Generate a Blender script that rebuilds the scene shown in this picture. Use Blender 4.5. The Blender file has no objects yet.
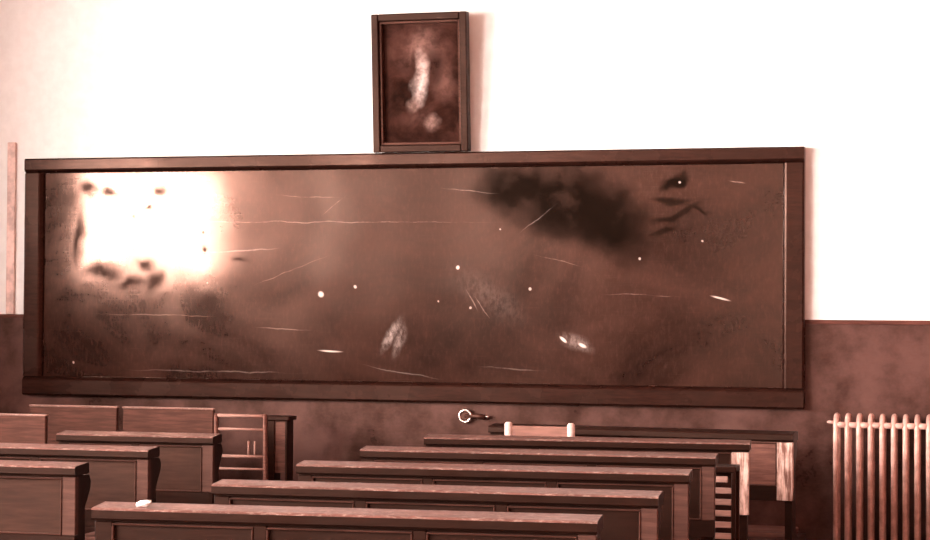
import bpy, bmesh, math, random
from mathutils import Vector, Matrix
random.seed(7)
scn = bpy.context.scene
col = scn.collection

# ------------------------------------------------------------------ camera
cd = bpy.data.cameras.new('camera')
cam = bpy.data.objects.new('camera', cd)
col.objects.link(cam)
cd.sensor_width = 36.0
cd.lens = 1998.03 / 930.0 * 36.0
cd.clip_end = 100
r_ = Vector((0.963806, 0.266533, 0.006246)); u_ = Vector((-0.000404, -0.021969, 0.999759)); f_ = Vector((-0.266605, 0.963576, 0.021066))
M = Matrix.Identity(4)
for i in range(3):
    M[i][0], M[i][1], M[i][2] = r_[i], u_[i], -f_[i]
M[0][3], M[1][3], M[2][3] = 0.943626, -9.2987, 1.38
cam.matrix_world = M
scn.camera = cam

# ------------------------------------------------------------------ light
SKY = 9.0
EXPOSURE = 3.8
w = bpy.data.worlds.new('overcast_sky'); scn.world = w; w.use_nodes = True
bg = w.node_tree.nodes['Background']
bg.inputs[0].default_value = (1.0, 0.93, 0.87, 1); bg.inputs[1].default_value = SKY
scn.view_settings.view_transform = 'Standard'
scn.view_settings.look = 'None'
scn.view_settings.exposure = EXPOSURE
scn.view_settings.gamma = 1.0
scn.view_settings.use_curve_mapping = False

XL, XR, YB, ZC = -4.9, 3.0, -14.0, 3.9           # room extents (front wall is the plane y = 0)
TL = .45                                          # window wall depth, its deep reveals added to block grazing light
# windows: (wall, a0, a1, z0, z1)
WIN = [('left', -5.9, -2.6, 1.58, 2.6), ('left', -10.2, -7.2, 1.5, 3.7), ('left', -13.7, -11.0, 1.5, 3.7)]

for k, (wl, a0, a1, z0, z1) in enumerate(WIN):  # sky portals in the openings
    ld = bpy.data.lights.new('sky_portal', 'AREA'); ld.shape = 'RECTANGLE'
    ld.size = a1 - a0; ld.size_y = z1 - z0; ld.cycles.is_portal = True
    lo = bpy.data.objects.new('sky_portal', ld); col.objects.link(lo)
    if wl == 'left':
        lo.location = (XL - TL, (a0 + a1) / 2, (z0 + z1) / 2); d = Vector((1, 0, 0))
    else:
        lo.location = ((a0 + a1) / 2, YB - .1, (z0 + z1) / 2); d = Vector((0, 1, 0))
    lo.rotation_euler = d.to_track_quat('-Z', 'Y').to_euler()

# ------------------------------------------------------------------ mesh helpers
class MB:
    def __init__(s): s.bm = bmesh.new()
    def _add(s, b):
        me = bpy.data.meshes.new('t'); b.to_mesh(me); b.free(); s.bm.from_mesh(me); bpy.data.meshes.remove(me)
    def box(s, x0, x1, y0, y1, z0, z1, bev=0.0, seg=2):
        b = bmesh.new(); bmesh.ops.create_cube(b, size=1)
        for v in b.verts:
            v.co = Vector((x0 + (v.co.x + .5) * (x1 - x0), y0 + (v.co.y + .5) * (y1 - y0), z0 + (v.co.z + .5) * (z1 - z0)))
        if bev: bmesh.ops.bevel(b, geom=list(b.edges), offset=bev, segments=seg, profile=.5, affect='EDGES')
        s._add(b); return s
    def prism(s, pts, a0, a1, axis='x', bev=0.0, smooth=False):
        """extrude a closed 2-D outline; axis x: pts=(y,z); y: (x,z); z: (x,y)"""
        b = bmesh.new()
        def P(p, a): return {'x': (a, p[0], p[1]), 'y': (p[0], a, p[1]), 'z': (p[0], p[1], a)}[axis]
        A = [b.verts.new(P(p, a0)) for p in pts]; B = [b.verts.new(P(p, a1)) for p in pts]
        n = len(pts)
        b.faces.new(A); b.faces.new(B[::-1])
        for i in range(n): 
            f = b.faces.new((A[i], B[i], B[(i + 1) % n], A[(i + 1) % n])); f.smooth = smooth
        bmesh.ops.recalc_face_normals(b, faces=b.faces)
        if bev: bmesh.ops.bevel(b, geom=list(b.edges), offset=bev, segments=2, profile=.5, affect='EDGES')
        bmesh.ops.triangulate(b, faces=[f for f in b.faces if len(f.verts) > 4])
        s._add(b); return s
    def tube(s, path, r, n=12):
        b = bmesh.new(); path = [Vector(p) for p in path]
        rr = r if isinstance(r, (list, tuple)) else [r] * len(path)
        rings = []; nrm = None
        for i, p in enumerate(path):
            t = (path[min(i + 1, len(path) - 1)] - path[max(i - 1, 0)]).normalized()
            if nrm is None: nrm = t.orthogonal().normalized()
            nrm = (nrm - t * nrm.dot(t)).normalized(); bn = t.cross(nrm)
            rings.append([b.verts.new(p + (nrm * math.cos(2 * math.pi * k / n) + bn * math.sin(2 * math.pi * k / n)) * rr[i]) for k in range(n)])
        for i in range(len(rings) - 1):
            for k in range(n):
                f = b.faces.new((rings[i][k], rings[i][(k + 1) % n], rings[i + 1][(k + 1) % n], rings[i + 1][k])); f.smooth = True
        b.faces.new(rings[0][::-1]); b.faces.new(rings[-1])
        bmesh.ops.recalc_face_normals(b, faces=b.faces)
        s._add(b); return s
    def torus(s, c, R, r, axis, n=28, m=10):
        c = Vector(c); ax = Vector(axis).normalized(); e1 = ax.orthogonal().normalized(); e2 = ax.cross(e1)
        b = bmesh.new(); g = []
        for i in range(n):
            d = e1 * math.cos(2 * math.pi * i / n) + e2 * math.sin(2 * math.pi * i / n)
            g.append([b.verts.new(c + d * (R + r * math.cos(2 * math.pi * j / m)) + ax * r * math.sin(2 * math.pi * j / m)) for j in range(m)])
        for i in range(n):
            for j in range(m):
                f = b.faces.new((g[i][j], g[(i + 1) % n][j], g[(i + 1) % n][(j + 1) % m], g[i][(j + 1) % m])); f.smooth = True
        bmesh.ops.recalc_face_normals(b, faces=b.faces)
        s._add(b); return s
    def ball(s, c, rad, sc=(1, 1, 1)):
        b = bmesh.new(); bmesh.ops.create_uvsphere(b, u_segments=16, v_segments=10, radius=rad)
        for v in b.verts: v.co = Vector((v.co.x * sc[0], v.co.y * sc[1], v.co.z * sc[2])) + Vector(c)
        for f in b.faces: f.smooth = True
        s._add(b); return s
    def build(s, name, mat, parent=None, loc=(0, 0, 0), rot=(0, 0, 0)):
        me = bpy.data.meshes.new(name); s.bm.to_mesh(me); s.bm.free()
        me.materials.append(mat)
        o = bpy.data.objects.new(name, me); col.objects.link(o)
        o.location = loc; o.rotation_euler = rot
        if parent: o.parent = parent
        return o

def tag(o, label, cat, group=None):
    o['label'] = label; o['category'] = cat
    if group: o['group'] = group
    return o
def thing(name, label, cat, loc=(0, 0, 0), rz=0.0, group=None):
    o = bpy.data.objects.new(name, None); col.objects.link(o)
    o.empty_display_size = .1; o.location = loc; o.rotation_euler = (0, 0, rz)
    return tag(o, label, cat, group)
def struct(mb, name, mat):
    o = mb.build(name, mat); o['kind'] = 'structure'; return o

# ------------------------------------------------------------------ materials
class NT:
    def __init__(s, name):
        s.m = bpy.data.materials.new(name); s.m.use_nodes = True; s.t = s.m.node_tree
        s.bsdf = s.t.nodes['Principled BSDF']; s.bsdf.inputs['Specular Tint'].default_value = (.88, .47, .36, 1); s.n = s.t.nodes; s.l = s.t.links
        s.co = s.n.new('ShaderNodeTexCoord').outputs['Object']
    def noise(s, scale=(1, 1, 1), sc=5.0, det=6.0, rough=.6, dist=0.0, loc=(0, 0, 0)):
        mp = s.n.new('ShaderNodeMapping'); mp.inputs['Scale'].default_value = scale; mp.inputs['Location'].default_value = loc
        s.l.new(s.co, mp.inputs[0])
        nz = s.n.new('ShaderNodeTexNoise'); nz.inputs['Scale'].default_value = sc; nz.inputs['Detail'].default_value = det
        nz.inputs['Roughness'].default_value = rough; nz.inputs['Distortion'].default_value = dist
        s.l.new(mp.outputs[0], nz.inputs['Vector']); return nz.outputs['Fac']
    def ramp(s, fac, a, b, lo=0.0, hi=1.0):
        r = s.n.new('ShaderNodeMapRange'); r.interpolation_type = 'SMOOTHSTEP'
        s.l.new(fac, r.inputs[0])
        for i, v in zip((1, 2, 3, 4), (a, b, lo, hi)): r.inputs[i].default_value = v
        return r.outputs[0]
    def math(s, op, a, b=None):
        m = s.n.new('ShaderNodeMath'); m.operation = op
        for i, v in enumerate((a, b)):
            if v is None: continue
            if isinstance(v, (int, float)): m.inputs[i].default_value = v
            else: s.l.new(v, m.inputs[i])
        return m.outputs[0]
    def mix(s, fac, a, b):
        m = s.n.new('ShaderNodeMix'); m.data_type = 'RGBA'
        for k, v in ((0, fac), (6, a), (7, b)):
            if isinstance(v, (int, float)): m.inputs[k].default_value = v
            elif isinstance(v, tuple): m.inputs[k].default_value = (*v, 1)
            else: s.l.new(v, m.inputs[k])
        return m.outputs[2]
    def ell(s, cx, cz, rx, rz, ang=0.0, edge=.35, warp=0):
        """soft ellipse mask in the object's x,z plane (1 inside)"""
        mp = s.n.new('ShaderNodeMapping'); mp.vector_type = 'TEXTURE'
        src = s.co
        if warp:
            if not hasattr(s, 'wv'):
                nz = s.n.new('ShaderNodeTexNoise'); nz.inputs['Scale'].default_value = 7; nz.inputs['Detail'].default_value = 5
                s.l.new(s.co, nz.inputs['Vector']); s.wv = nz.outputs['Color']
            a = s.n.new('ShaderNodeVectorMath'); a.operation = 'SUBTRACT'; s.l.new(s.wv, a.inputs[0]); a.inputs[1].default_value = (.5, .5, .5)
            b = s.n.new('ShaderNodeVectorMath'); b.operation = 'SCALE'; s.l.new(a.outputs[0], b.inputs[0]); b.inputs['Scale'].default_value = warp
            d = s.n.new('ShaderNodeVectorMath'); d.operation = 'ADD'; s.l.new(s.co, d.inputs[0]); s.l.new(b.outputs[0], d.inputs[1]); src = d.outputs[0]
        mp.inputs['Location'].default_value = (cx, 0, cz); mp.inputs['Rotation'].default_value = (0, -ang, 0)
        mp.inputs['Scale'].default_value = (rx, 10, rz)
        s.l.new(src, mp.inputs[0])
        ln = s.n.new('ShaderNodeVectorMath'); ln.operation = 'LENGTH'; s.l.new(mp.outputs[0], ln.inputs[0])
        return s.ramp(ln.outputs['Value'], edge, 1.0, 1.0, 0.0)
    def color(s, v): s.l.new(v, s.bsdf.inputs['Base Color'])
    def rough(s, v):
        if isinstance(v, (int, float)): s.bsdf.inputs['Roughness'].default_value = v
        else: s.l.new(v, s.bsdf.inputs['Roughness'])
    def bump(s, h, strength=.1, dist=.01):
        b = s.n.new('ShaderNodeBump'); b.inputs['Strength'].default_value = strength; b.inputs['Distance'].default_value = dist
        s.l.new(h, b.inputs['Height']); s.l.new(b.outputs[0], s.bsdf.inputs['Normal'])

def mul(c, k): return tuple(min(1, v * k) for v in c)

def wood(name, base, rough=.35, grain=(1.2, 14, 14), dust=0.0, contrast=.45, spec=.20):
    t = NT(name); t.bsdf.inputs['Specular IOR Level'].default_value = spec
    g = t.noise(grain, 6, 6, .65, .4); g2 = t.noise((1, 1, 1), 3.5, 4, .6)
    c = t.mix(t.ramp(g, .3, .72), mul(base, 1 - contrast), mul(base, 1 + contrast))
    c = t.mix(t.ramp(g2, .35, .7, 0, .55), c, mul(base, .55))
    if dust:
        d = t.noise((.5, 1, 1), 110, 4, .75); c = t.mix(t.ramp(d, .48, .72, 0, dust), c, (.55, .40, .34))
    t.color(c); t.rough(t.ramp(g2, .3, .7, rough * .8, rough * 1.3)); t.bump(g, .12, .004)
    return t.m

BROWN = (.0115, .0040, .0027)
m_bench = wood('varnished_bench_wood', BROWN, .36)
m_cap = wood('worn_lit_cap_wood', (.135, .060, .049), .36, dust=.4)  # light on the rubbed cap tops is part of this paler colour
m_frame = wood('board_frame_wood', (.022, .0072, .0050), .24, (1.5, 10, 10))
m_chair = wood('chair_wood', (.10, .038, .029), .3)
m_chairlight = wood('lighter_chair_wood', (.34, .18, .145), .3)  # lighter tone for the ladder-back chair's rails and seat
m_edge = wood('lit_edge_wood', (.32, .17, .14), .3, dust=.6)  # highlight along the seat tops put into a lighter colour
m_endwood = wood('aisle_end_lit_wood', (.075, .034, .027), .38)  # right-hand stiles lightened, aisle-side light put into the wood colour
m_leftpanel = wood('faded_panel_wood', (.030, .0125, .0088), .4)
m_bead = wood('lit_bead_wood', (.055, .022, .0165), .33)  # light caught by the panel beads put into their colour
m_pale = wood('pale_chair_wood', (.70, .50, .45), .4, contrast=.15)  # pale tone for the small chair's posts and legs
m_palerail = wood('pink_chair_rail', (.24, .115, .092), .4, contrast=.2)
m_lightpanel = wood('lighter_panel_wood', (.13, .055, .043), .4)  # lighter brown for hindmost panels, bench seats and stand front
m_darkwood = wood('dark_stained_wood', (.018, .006, .0042), .4)
m_panelseat = wood('panel_seat_wood', (.062, .023, .017), .4)
m_slat = wood('pale_slat_wood', (.50, .31, .265), .45, contrast=.25)

def lit_stile():  # light falling on the end stile put into a streaky pale colour
    t = NT('lit_pale_wood')
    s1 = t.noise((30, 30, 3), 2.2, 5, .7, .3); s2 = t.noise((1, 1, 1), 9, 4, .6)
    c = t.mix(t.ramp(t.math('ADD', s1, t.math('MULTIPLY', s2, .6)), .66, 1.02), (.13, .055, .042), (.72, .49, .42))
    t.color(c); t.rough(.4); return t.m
m_litstile = lit_stile()

def plaster():
    t = NT('white_plaster'); n = t.noise((1, 1, 1), 14, 5, .6)
    t.color(t.mix(t.ramp(n, .3, .7), (.84, .81, .79), (.90, .88, .86))); t.rough(.8); t.bump(n, .08, .004); return t.m
m_plaster = plaster()

def dado_mat():
    t = NT('brown_oil_paint_dado'); n = t.noise((1, 1, 1), 2.2, 6, .65); n2 = t.noise((1, 1, 3), 30, 4, .6)
    c = t.mix(t.ramp(n, .36, .66), (.018, .0063, .0045), (.100, .048, .041))
    c = t.mix(t.ramp(n2, .45, .75, 0, .3), c, (.085, .033, .025))
    t.bsdf.inputs['Specular IOR Level'].default_value = .24
    t.color(c); t.rough(t.ramp(n, .3, .7, .25, .4)); t.bump(n2, .1, .003); return t.m
m_dado = dado_mat()
m_strip = wood('dado_cap_paint', (.10, .035, .027), .4)

def board_mat():
    t = NT('blackboard_slate')
    big = t.noise((1, 1, 1.4), 1.6, 6, .62, .6); fine = t.noise((1, 1, 22), 5, 5, .7); sp = t.noise((1, 1, 1), 40, 3, .6)
    c = t.mix(t.ramp(big, .3, .7), (.006, .0019, .0012), (.032, .0118, .0080))
    c = t.mix(t.ramp(fine, .55, .8, 0, .15), c, (.09, .038, .030))
    c = t.mix(t.ramp(t.noise((1, 1, .35), 60, 5, .75), .45, .75, 0, .22), c, (.085, .036, .028))
    # irregular dark patches and strokes
    dk = None
    for (cx, cz, rx, rz, a) in [(-1.12, 1.90, .46, .24, -.15), (-.93, 1.82, .34, .22, -.6), (-1.36, 1.98, .30, .18, .1), (-.60, 2.0, .10, .06, .5)]:
        e = t.ell(cx, cz, rx, rz, a, .3, .20); dk = e if dk is None else t.math('MAXIMUM', dk, e)
    for (cx, cz, rx, rz, a) in [(-.60, 1.84, .22, .022, .30), (-.62, 1.905, .16, .018, -.08), (-.66, 1.77, .12, .020, .5), (-.50, 1.86, .10, .015, -.4), (-.78, 1.72, .10, .03, .9)]:
        e = t.math('MULTIPLY', t.ell(cx, cz, rx, rz, a, .2, .12), .8); dk = t.math('MAXIMUM', dk, e)
    dk = t.math('MULTIPLY', dk, t.ramp(t.noise((1, 1, 1), 6, 5, .65), .28, .46, .7, 1))
    c = t.mix(t.math('MULTIPLY', dk, .97), c, (.006, .0032, .002))
    # chalk marks
    ch = None; brk = t.ramp(t.noise((1, 1, 1), 9, 4, .7), .35, .6, .1, 1)
    def add(e):
        nonlocal ch
        ch = e if ch is None else t.math('MAXIMUM', ch, e)
    for (cx, cz, r0) in [(-2.347, 1.46, .020), (-2.171, 1.499, .012), (-1.654, 1.592, .012), (-1.592, 1.40, .009), (-3.68, 1.114, .008), (-.77, 1.64, .008), (-.581, 1.996, .008), (-1.30, 1.49, .010), (-1.75, 1.43, .006), (-.47, 1.72, .007), (-1.45, 1.78, .006), (-2.95, 1.52, .007)]:
        add(t.math('MULTIPLY', t.ell(cx, cz, r0 * .9, r0, .4, .4, .03), .9 if r0 > .011 else .6))
    for (x0, z0, x1, z1, wd, k) in [(-1.153, 1.269, -1.114, 1.236, .010, 1), (-1.066, 1.237, -1.017, 1.214, .012, .9), (-2.371, 1.189, -2.231, 1.181, .006, .8), (-.438, 1.462, -.336, 1.439, .006, .8),
                                   (-3.30, 1.824, -1.45, 1.813, .0035, .4), (-3.0, 1.665, -2.55, 1.69, .006, .4), (-2.72, 1.50, -2.30, 1.66, .004, .22), (-2.35, 1.85, -2.22, 1.95, .004, .35), (-2.6, 1.95, -2.2, 1.93, .004, .3), (-1.75, 1.98, -1.45, 1.95, .004, .35), (-1.35, 1.76, -1.16, 1.90, .004, .3),
                                   (-1.62, 1.50, -1.55, 1.38, .006, .35), (-1.58, 1.47, -1.49, 1.34, .004, .4), (-2.7, 1.30, -2.4, 1.285, .005, .3), (-3.55, 1.36, -2.9, 1.35, .004, .25), (-1.3, 1.66, -1.05, 1.60, .004, .25), (-.95, 1.47, -.55, 1.46, .004, .2), (-1.55, 1.12, -1.2, 1.10, .006, .2), (-.36, 2.0, -.27, 1.985, .005, .5), (-2.15, 1.12, -1.7, 1.05, .005, .2), (-3.4, 1.08, -2.4, 1.075, .006, .22)]:
        L = math.hypot(x1 - x0, z1 - z0)
        add(t.math('MULTIPLY', t.ell((x0 + x1) / 2, (z0 + z1) / 2, L / 2 * 1.1, wd * (1 if k > .7 else .75), math.atan2(z1 - z0, x1 - x0), .3, .03 if k < .7 else .01), k if k > .7 else t.math('MULTIPLY', brk, k * .55)))
    st = t.noise((10, 1, 6), 4, 6, .75)
    for (cx, cz, rx, rz, a, k) in [(-1.99, 1.27, .13, .035, .95, .42), (-1.95, 1.24, .12, .04, 1.3, .25), (-1.07, 1.24, .12, .05, -.4, .22), (-1.5, 1.46, .3, .12, -.6, .05)]:
        add(t.math('MULTIPLY', t.math('MULTIPLY', t.ell(cx, cz, rx, rz, a, 0, .06), t.ramp(st, .35, .65, .1, 1)), k))
    c = t.mix(ch, c, (.85, .66, .60))
    # gloss dulled to shape the outline of the window glare
    mt = None
    for (cx, cz, rx, rz, a) in [(-3.29, 1.60, .075, .06, .3), (-3.25, 1.53, .09, .10, -.3), (-3.52, 1.57, .22, .075, .1), (-3.36, 1.52, .16, .06, 0), (-3.62, 1.99, .08, .07, 0), (-3.66, 1.75, .05, .22, 0), (-3.21, 1.985, .05, .045, 0), (-3.50, 1.985, .09, .03, 0), (-3.28, 1.885, .025, .018, 0), (-2.97, 1.68, .022, .035, 0), (-3.36, 1.86, .010, .010, 0), (-2.98, 1.78, .010, .010, 0), (-2.78, 1.64, .10, .02, 0)]:
        e = t.ell(cx, cz, rx, rz, a, .05, .15); mt = e if mt is None else t.math('MAXIMUM', mt, e)
    t.color(c)
    r0 = t.ramp(t.math('ADD', t.math('MULTIPLY', big, .7), t.math('MULTIPLY', fine, .3)), .3, .7, ROUGH_LO, ROUGH_HI)
    sx = t.n.new('ShaderNodeSeparateXYZ'); t.l.new(t.co, sx.inputs[0])
    r0 = t.math('ADD', r0, t.ramp(sx.outputs[0], -3.05, -2.3, 0, .06))
    t.rough(t.math('ADD', r0, t.math('MULTIPLY', mt, .06)))
    sl = t.math('SUBTRACT', 1.0, t.math('MULTIPLY', t.math('MAXIMUM', mt, t.math('MULTIPLY', dk, 1.0)), .93))
    t.l.new(t.math('MULTIPLY', sl, t.math('ADD', t.ramp(sx.outputs[0], -2.98, -2.15, .55, .085), t.ramp(sx.outputs[0], -1.9, -.9, 0, .24))), t.bsdf.inputs['Specular IOR Level'])
    t.bump(t.noise((1, 1, 1.3), 1.8, 2, .5), .10, .03)
    return t.m
ROUGH_LO, ROUGH_HI = .085, .16
m_board = board_mat()

def canvas_mat():
    t = NT('painted_canvas')
    n = t.noise((1, 1, 1), 9, 6, .65, .5); n2 = t.noise((1, 1, 1), 26, 4, .6)
    c = t.mix(t.ramp(n, .3, .7), (.012, .0035, .0024), (.05, .018, .013))
    n3 = t.ramp(n2, .35, .65, .4, 1)
    for (cx, cz, rx, rz, a, k, cc) in [(0, .49, .21, .20, 0, .8, (.13, .058, .046)), (.0, .50, .10, .12, 0, .7, (.22, .115, .095)), (.11, .33, .09, .12, 0, .8, (.16, .075, .06)),
                                       (-.11, .25, .12, .10, .5, 1, (.006, .002, .0014)), (.0, .07, .26, .05, 0, .9, (.008, .0025, .0018)), (.07, .40, .06, .15, .2, .95, (.010, .003, .0022)), (-.045, .42, .03, .10, -.2, .8, (.016, .005, .0036)),
                                       (-.03, .17, .11, .07, .3, .5, (.12, .056, .045)), (.05, .145, .06, .05, .5, .8, (.34, .20, .17)), (.005, .42, .045, .10, 0, .9, (.5, .34, .30)), (-.01, .33, .05, .13, -.15, 1, (.62, .46, .42)), (-.05, .235, .035, .06, -.5, .8, (.28, .17, .145))]:
        c = t.mix(t.math('MULTIPLY', t.math('MULTIPLY', t.ell(cx, cz, rx, rz, a, .1, .10), n3), k), c, cc)
    t.bsdf.inputs['Specular IOR Level'].default_value = .06
    t.color(c); t.rough(.7); return t.m
m_canvas = canvas_mat()

def simple(name, base, rough=.4, metal=0.0, nsc=20):
    t = NT(name); n = t.noise((1, 1, 1), nsc, 4, .6)
    t.color(t.mix(t.ramp(n, .3, .7), mul(base, .75), mul(base, 1.2))); t.rough(rough); t.bsdf.inputs['Metallic'].default_value = metal; return t.m
m_rad = simple('radiator_paint', (.56, .33, .28), .24)
m_brass = simple('bright_metal', (.85, .66, .60), .25, .9)
m_dkmetal = simple('dark_metal', (.04, .014, .010), .45)
m_paper = simple('white_paper', (.9, .86, .82), .8)
m_floor = wood('floorboards', (.045, .017, .013), .5, (14, 1.0, 14))
m_ceil = simple('ceiling_plaster', (.35, .22, .18), .9)
m_tint = simple('tinted_plaster', (.42, .20, .16), .85)
m_darkwall = simple('tinted_plaster', (.05, .018, .013), .85)
m_batten = simple('pale_pink_paint', (.72, .52, .47), .6)
m_white = simple('white_window_paint', (.8, .75, .72), .5)
def glass():
    t = NT('window_glass'); n = t.n; out = n['Material Output']
    tr = n.new('ShaderNodeBsdfTransparent'); gl = n.new('ShaderNodeBsdfGlossy'); gl.inputs['Roughness'].default_value = .02
    mx = n.new('ShaderNodeMixShader'); mx.inputs[0].default_value = .06
    t.l.new(tr.outputs[0], mx.inputs[1]); t.l.new(gl.outputs[0], mx.inputs[2]); t.l.new(mx.outputs[0], out.inputs[0]); return t.m
m_glass = glass()

# ------------------------------------------------------------------ room shell
T = .22
struct(MB().box(XL - TL, XR + T, YB - T, T, -.2, 0), 'floor', m_floor)
struct(MB().box(XL - TL, XR + T, YB - T, T, ZC, ZC + .2), 'ceiling', m_ceil)
struct(MB().box(XL - TL, XR + T, 0, T, 0, ZC), 'wall_front', m_plaster)
struct(MB().box(XR, XR + T, YB - T, 0, 0, ZC), 'wall_right', m_tint)
def holed(name, lo, hi, holes, put, mat):
    mb = MB(); a = lo
    for (a0, a1, z0, z1) in sorted(holes):
        put(mb, a, a0, 0, ZC); put(mb, a0, a1, 0, z0); put(mb, a0, a1, z1, ZC); a = a1
    put(mb, a, hi, 0, ZC); struct(mb, name, mat)
holed('wall_left', YB - T, 0, [h[1:] for h in WIN if h[0] == 'left'], lambda mb, a, b, z0, z1: mb.box(XL - TL, XL, a, b, z0, z1), m_darkwall)  # unseen window wall, coloured dark to cut bounce and reflections
holed('wall_back', XL, XR, [h[1:] for h in WIN if h[0] == 'back'], lambda mb, a, b, z0, z1: mb.box(a, b, YB - T, YB, z0, z1), m_plaster)
for k, (wl, a0, a1, z0, z1) in enumerate(WIN):
    mb = MB(); gl = MB()
    def bb(m, p0, p1, q0, q1, d0, d1):
        if wl == 'left': m.box(XL - TL + .02 + d0, XL - TL + .02 + d1, p0, p1, q0, q1)
        else: m.box(p0, p1, YB - .12 + d0, YB - .12 + d1, q0, q1)
    for p0, p1, q0, q1 in [(a0, a0 + .06, z0, z1), (a1 - .06, a1, z0, z1), (a0 + .06, a1 - .06, z0, z0 + .06), (a0 + .06, a1 - .06, z1 - .06, z1), ((a0 + a1) / 2 - .03, (a0 + a1) / 2 + .03, z0 + .06, z1 - .06)]:
        bb(mb, p0, p1, q0, q1, 0, .06)
    o = struct(mb, 'window_%d' % (k + 1), m_white)
    bb(gl, a0 + .06, a1 - .06, z0 + .06, z1 - .06, .025, .031)
    gl.build('pane', m_glass, o)
# dado on the walls, plus an added dark panel
ZD = 1.335
struct(MB().box(XL, XR, -.012, 0, 0, ZD), 'trim_1', m_dado)
struct(MB().box(XL, XR, -.020, 0, ZD, ZD + .020, .003), 'trim_2', m_strip)
struct(MB().box(XL, XL + .012, YB, -.02, 0, ZD), 'trim_3', m_dado)
struct(MB().box(XL + .012, -2.5, YB, YB + .04, 0, 3.2, .004), 'added_dark_panel', m_darkwood)  # added unseen panel, keeps the back wall's left side dark in reflections
struct(MB().box(-4.075, -4.030, -.020, 0, ZD + .02, 2.24, .004), 'trim_4', m_batten)

# ------------------------------------------------------------------ blackboard
bd = thing('blackboard', 'huge dark wood-framed blackboard on the front wall, streaked with chalk', 'blackboard', (0, 0, 0))
x0, x1, zb, zt = -3.95, 0.0, .946, 2.150
ix0, ix1, izb, izt = x0 + .10, x1 - .10, zb + .095, zt - .075
MB().box(ix0 - .02, ix1 + .02, -.035, -.013, izb - .02, izt + .02).build('writing_surface', m_board, bd)
def rail(pts, a0, a1, axis): return MB().prism(pts, a0, a1, axis)
def prof(o, i, s):                # frame moulding: outer edge o, inner edge i, along +/-; (coord, y)
    return [(o, -.013), (o, -.062), (o + s * .008, -.070), (i - s * .020, -.070), (i - s * .012, -.066), (i - s * .002, -.052), (i, -.046), (i, -.013)]
top = [(y, c) for c, y in prof(zt, izt, -1)]; bot = [(y, c) for c, y in prof(zb, izb, 1)]
MB().prism(top, x0, x1, 'x').build('top_rail', m_frame, bd)
MB().prism(bot, x0, x1, 'x').build('bottom_rail', m_frame, bd)
MB().prism(prof(x0, ix0, 1), izb, izt, 'z').build('side_stile', m_frame, bd)
MB().prism(prof(x1, ix1, -1), izb, izt, 'z').build('side_stile', m_frame, bd)

# ------------------------------------------------------------------ framed picture on top of the board
pc = thing('framed_picture', 'dark framed picture standing upright on top of the blackboard frame', 'picture', (-1.832, -.060, 2.152))
W, H, D, B = .480, .668, .055, .048
lean = math.radians(4.5)
pc.rotation_euler = (lean, 0, math.radians(-.5))
def side(p0, p1, q0, q1):
    return MB().box(p0, p1, -D / 2, D / 2, q0, q1, .005)
side(-W / 2, -W / 2 + B * .75, 0, H).build('frame_side', m_bench, pc)
side(W / 2 - B * .75, W / 2, 0, H).build('frame_side', m_bench, pc)
side(-W / 2 + B * .75, W / 2 - B * .75, H - B * .75, H).build('frame_top', m_bench, pc)
side(-W / 2 + B * .75, W / 2 - B * .75, 0, B * .75).build('frame_bottom', m_bench, pc)
ins = MB(); e = .012; a = W / 2 - B * .75; z0_ = B * .75; z1_ = H - B * .75
for bx in [(-a, -a + e, z0_, z1_), (a - e, a, z0_, z1_), (-a + e, a - e, z1_ - e, z1_), (-a + e, a - e, z0_, z0_ + e)]:
    ins.box(bx[0], bx[1], -.012, .020, bx[2], bx[3], .002)
ins.build('lit_inner_faces', m_panelseat, pc)  # lit inner faces of the frame put into a lighter colour
MB().box(-a, a, .016, .024, z0_, z1_).build('canvas', m_canvas, pc)

# ------------------------------------------------------------------ radiator and wall fitting
rd = thing('radiator', 'tall cast iron column radiator against the dado beside the board', 'radiator', (0, 0, 0))
for i in range(12):
    x = .158 + .0508 * i; yf, yb, zt_, zb_ = -.205, -.085, .930, .10
    path = [(x, yf, zb_ + .02), (x, yf, zt_ - .05)]
    for k in range(1, 8):
        an = math.pi * k / 8
        path.append((x, (yf + yb) / 2 - (yb - yf) / 2 * math.cos(an), zt_ - .05 + .045 * math.sin(an)))
    path += [(x, yb, zt_ - .05), (x, yb, zb_ + .02)]
    m = MB().tube(path, .0125, 12)
    m.tube([(x, yf, zb_ + .05), (x, yb, zb_ + .05)], .016, 10)
    if i < 11:
        m.tube([(x, yf + .005, zt_ - .045), (x + .0508, yf + .005, zt_ - .045)], .014, 10)
        m.tube([(x, (yf + yb) / 2, zb_ + .05), (x + .0508, (yf + yb) / 2, zb_ + .05)], .018, 10)
    if i in (0, 11):
        m.tube([(x, yf, zb_ + .03), (x, yf, 0)], [.016, .022], 10); m.tube([(x, yb, zb_ + .03), (x, yb, 0)], [.016, .022], 10)
    m.build('section', m_rad, rd)
MB().tube([(.155, -.20, .895), (.128, -.20, .897), (.118, -.20, .897)], [.008, .008, .004], 10).build('air_valve', m_rad, rd)
MB().tube([(.40, -.10, .60), (.40, -.012, .60)], .010, 8).build('wall_bracket', m_dkmetal, rd)

vf = thing('wall_valve', 'small dark wall fitting with a bright ring on the dado below the board', 'valve', (-1.6135, -.012, .8813))
MB().torus((0, -.028, 0), .0285, .0068, (.0, 1, 0)).build('ring', m_brass, vf)
MB().tube([(0, 0, 0), (0, -.03, 0)], [.022, .018], 16).build('boss', m_dkmetal, vf)
MB().tube([(.0, -.026, 0), (.055, -.028, .000), (.065, -.028, .0), (.10, -.028, -.004)], [.010, .011, .014, .012], 12).build('lever', m_dkmetal, vf)
MB().ball((.112, -.030, -.001), .008).build('knob', m_brass, vf)

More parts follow.
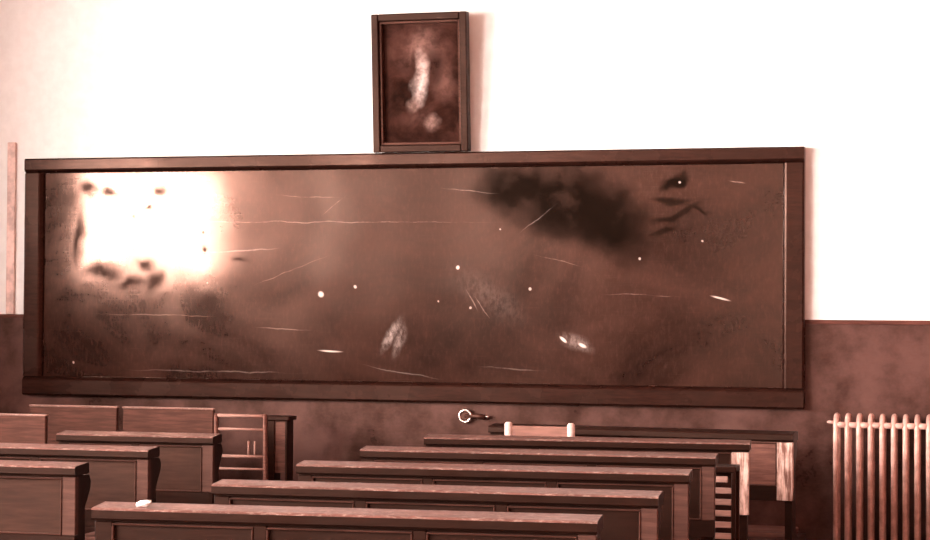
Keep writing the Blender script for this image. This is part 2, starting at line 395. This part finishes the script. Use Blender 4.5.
# ------------------------------------------------------------------ pews
def bead(mb, p0, p1, q0, q1, y):
    b = .005
    mb.box(p0, p1, y - .004, y + .008, q1 - b, q1, .002, 1); mb.box(p0, p1, y - .004, y + .008, q0, q0 + b, .002, 1)
    mb.box(p0, p0 + b, y - .004, y + .008, q0 + b, q1 - b, .002, 1); mb.box(p1 - b, p1, y - .004, y + .008, q0 + b, q1 - b, .002, 1)

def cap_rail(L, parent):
    """slab with a slightly raked, rubbed and worn top; front edge at y=0, z=.88"""
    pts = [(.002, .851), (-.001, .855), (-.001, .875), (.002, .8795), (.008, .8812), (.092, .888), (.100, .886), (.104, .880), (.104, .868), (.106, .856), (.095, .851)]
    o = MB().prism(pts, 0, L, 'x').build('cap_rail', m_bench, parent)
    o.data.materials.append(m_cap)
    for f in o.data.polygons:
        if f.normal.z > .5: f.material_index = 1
    return o

def pew(label, xl, xr, yl, yr, n=3, lit=False, group=None, cap=None, pan=None):
    L = math.hypot(xr - xl, yr - yl); rz = math.atan2(yr - yl, xr - xl)
    t = thing('school_bench', label, 'bench', (xl, yl, 0), rz, group)
    # local: x along the bench from its left end, y=0 the cap's nose, +y to the board
    cr = cap_rail(L, t)
    if cap: cr.data.materials[1] = cap
    y0, y1 = .012, .036
    zt_, zo1, zo0, zb_ = .851, .842, .660, .600
    sl = .072 if lit else .050; st = .034
    fr = MB()
    fr.box(.004, L - .004, y0 + .004, y1, zo1 + .003, zt_, .002, 1); fr.box(.004, L - .004, y0, y1, zb_, zo0, .002, 1)
    fr.box(.004, sl, y0, y1, zo0, zo1 + .004, .002, 1)
    if not lit: MB().box(L - sl, L - .004, y0, y1, zo0, zo1 + .004, .002, 1).build('end_stile', m_endwood, t)
    pw = (L - 2 * sl - (n - 1) * st) / n
    for k in range(n - 1):
        xx = sl + pw * (k + 1) + st * k
        fr.box(xx, xx + st, y0, y1, zo0, zo1 + .004, .002, 1)
    fr.build('back_frame', m_bench, t)
    if lit:
        o = MB().box(L - sl, L - .004, y0 - .001, y1, zb_ + .001, zo1 + .002, .002, 1).build('end_stile', m_litstile, t); o['label'] = 'end stile with light painted pale on it'
    for k in range(n):
        a0 = sl + (pw + st) * k; a1 = a0 + pw
        p = MB().box(a0 - .004, a1 + .004, y0 + .009, y1 - .004, zo0 - .004, zo1 + .004)
        p = p.build('panel', pan or m_bench, t)
        bead_ = MB(); bead(bead_, a0, a1, zo0, zo1, y0 + .001)
        bead_.build('moulding', m_bead, p)
    prof_ = [(.036, .0), (.080, .0), (.085, .16), (.11, .30), (.19, .355), (.27, .30), (.295, .16), (.30, 0), (.345, 0), (.347, .36), (.34, .435),
             (.16, .437), (.120, .47), (.105, .60), (.10, .74), (.14, .80), (.145, .825), (.13, .846), (.036, .8505)]
    for s in (.012, L - .042):
        MB().prism(prof_, s, s + .030, 'x').build('end_support', m_bench, t)
    MB().box(.045, L - .045, .075, .355, .437, .460, .006).build('seat', m_lightpanel, t)
    MB().box(.042, L - .042, .20, .225, .15, .21, .003).build('stretcher', m_bench, t)
    return t

G = 'panelled school benches'
pew('long panelled bench nearest the camera, a white scrap lying on its cap rail', -1.308, -.026, -4.680, -4.590, 3, False, G)
pew('long panelled bench, second from the front of the photo in the right block', -1.290, 0.000, -3.945, -3.895, 3, False, G)
pew('long panelled bench, third from the front of the photo in the right block', -1.320, -.043, -3.165, -3.095, 3, False, G)
pew('long panelled bench, fourth from the front of the photo, beside the slatted rack', -1.352, -.069, -2.415, -2.355, 3, False, G)
pew('long panelled bench with light painted on its end stile, between rack and hindmost bench', -1.336, -.052, -1.660, -1.560, 3, True, G)
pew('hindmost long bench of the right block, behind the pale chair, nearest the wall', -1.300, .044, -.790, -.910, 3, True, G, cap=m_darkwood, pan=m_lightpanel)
pew('bench in the left corner foreground, nearest of the left block, cut by the photo edge', -3.25, -1.944, -3.52, -3.495, 3, False, G, pan=m_leftpanel)
pew('second bench of the left block, right behind the corner foreground bench', -3.35, -2.042, -2.745, -2.727, 3, False, G, pan=m_leftpanel)
pew('short two-panel bench of the left block, in front of the pair of solid-back seats', -2.790, -2.123, -1.965, -1.937, 2, False, G, pan=m_leftpanel)

# ------------------------------------------------------------------ solid-backed single seats
def panel_seat(label, xl, xr, y, h=.93):
    t = thing('solid_back_seat', label, 'seat', (xl, y, 0), 0, 'solid-backed single seats')
    L = xr - xl
    bk = MB().box(0, L, 0, .024, .44, h, .004)
    bk.box(.03, L - .03, -.003, .004, h - .16, h - .155, .001, 1)
    bk.build('backrest', m_panelseat, t)
    MB().box(-.004, L + .004, -.004, .028, h, h + .007, .003).build('lit_top_edge', m_edge, t)
    for s in (.015, L - .040):
        MB().prism([(.024, 0), (.065, 0), (.075, .34), (.26, .34), (.27, 0), (.31, 0), (.31, .42), (.10, .43), (.06, .80), (.024, .80)], s, s + .025, 'x').build('side_support', m_bench, t)
    MB().box(.0, L, .026, .325, .43, .452, .005).build('seat', m_panelseat, t)
    return t
panel_seat('left seat of the solid-back pair against the dark corner dado', -3.487, -3.046, -.865)
panel_seat('right seat of the solid-back pair, next to the ladder-back chair', -3.012, -2.567, -.872)
panel_seat('solid-back seat cut by the left photo edge, beside the short bench', -3.47, -3.006, -1.640)

# ------------------------------------------------------------------ small chairs
def small_chair(name, label, x, y, wd, h, rz, bars, matp, matr, spind=(), dp=.27, r=.011):
    t = thing(name, label, 'chair', (x, y, 0), rz)
    for sx in (r, wd - r):
        MB().tube([(sx, .05, 0), (sx, .02, .42), (sx, 0, h - .008), (sx, 0, h)], [r * .9, r * 1.15, r, r * .6], 10).build('back_post', matp, t)
    for sx in (r, wd - r):
        MB().tube([(sx, dp, 0), (sx, dp, .43)], [r * .8, r], 10).build('front_leg', matp, t)
    MB().box(-.005, wd + .005, .03, dp + .02, .43, .45, .006).build('seat', matr, t)
    for z, q, hh in bars:
        if hh > .016: MB().box(r, wd - r, -.006 , .006, z - hh / 2, z + hh / 2, .004).build('back_rail', matr, t)
        else: MB().tube([(r, q, z), (wd - r, q, z)], hh / 2, 10).build('back_rail', matr, t)
    for sx, z0, z1 in spind:
        MB().tube([(sx, .004, z0), (sx, .004, z1)], .005, 8).build('spindle', matr, t)
    for z in (.14, .26):
        MB().tube([(r, .04, z), (wd - r, .04, z)], .007, 8).build('stretcher', matp, t)
        for sx in (r, wd - r): MB().tube([(sx, .04, z + .03), (sx, dp, z + .03)], .007, 8).build('stretcher', matp, t)
    return t
small_chair('ladder_back_chair', 'small dark ladder-back chair with thin rungs beside the short bench', -2.520, -.975, .255, .922, 0,
            [(.912, 0, .015), (.852, .003, .012), (.732, .003, .014), (.676, .003, .011)], m_chair, m_chairlight, [(.165, .732, .80), (.195, .732, .80)])
small_chair('child_chair', 'small pale chair whose back rises above the bench caps near the wall', -1.125, -1.185, .300, .922, 0,
            [(.884, 0, .046), (.74, 0, .03)], m_pale, m_palerail, (), .24, .0165)
# ------------------------------------------------------------------ stand near the wall
SW, SD = .112, .085
sd = thing('wooden_stand', 'narrow dark wooden stand with a paler front board beside the ladder-back chair', 'stand', (-2.490, -.42, 0))
MB().box(-.012, SW + .012, -.015, SD + .012, .862, .882, .004).build('top_board', m_darkwood, sd)
MB().box(0, .048, 0, SD, 0, .862, .003).build('side_panel', m_darkwood, sd)
MB().box(SW - .012, SW, 0, SD, 0, .862, .003).build('side_panel', m_darkwood, sd)
MB().box(.048, SW - .012, .006, .02, .615, .862, .002).build('front_board', m_lightpanel, sd)
MB().box(.048, SW - .012, .01, SD - .005, .10, .13, .002).build('shelf', m_darkwood, sd)

# ------------------------------------------------------------------ slatted rack in the right aisle
rk = thing('slatted_rack', 'narrow dark rack with six pale slats at the right end of the benches', 'rack', (-.180, -1.97, 0))
RW = .128
for sx in (0, RW - .015):
    for sy in (0, .10):
        MB().box(sx, sx + .015, sy, sy + .022, 0, .815, .003).build('post', m_darkwood, rk)
MB().box(-.001, RW + .001, -.002, .124, .797, .820, .004).build('top_board', m_darkwood, rk)
MB().box(.02, RW - .02, .085, .095, .10, .79).build('back_board', m_darkwood, rk)
for k in range(6):
    zc = .772 - .0415 * k; ww = .0 if k else .014
    MB().box((.015 + ww), RW - .015 - ww, .002, .016, zc - .011, zc + .011, .003).build('slat', m_slat, rk)

# ------------------------------------------------------------------ scrap of paper on the nearest bench
bmp = bmesh.new(); bmesh.ops.create_icosphere(bmp, subdivisions=2, radius=1)
for v in bmp.verts:
    k = 1 + random.uniform(-.22, .22); v.co = Vector((v.co.x * .021 * k, v.co.y * .020 * k, v.co.z * .0095 * k))
    v.co.z += v.co.x * .18
mp_ = MB(); mp_._add(bmp)
tag(mp_.build('paper_scrap', m_paper, None, (-1.185, -4.635, .8915)), 'small white crumpled paper scrap on the nearest bench cap rail', 'paper')
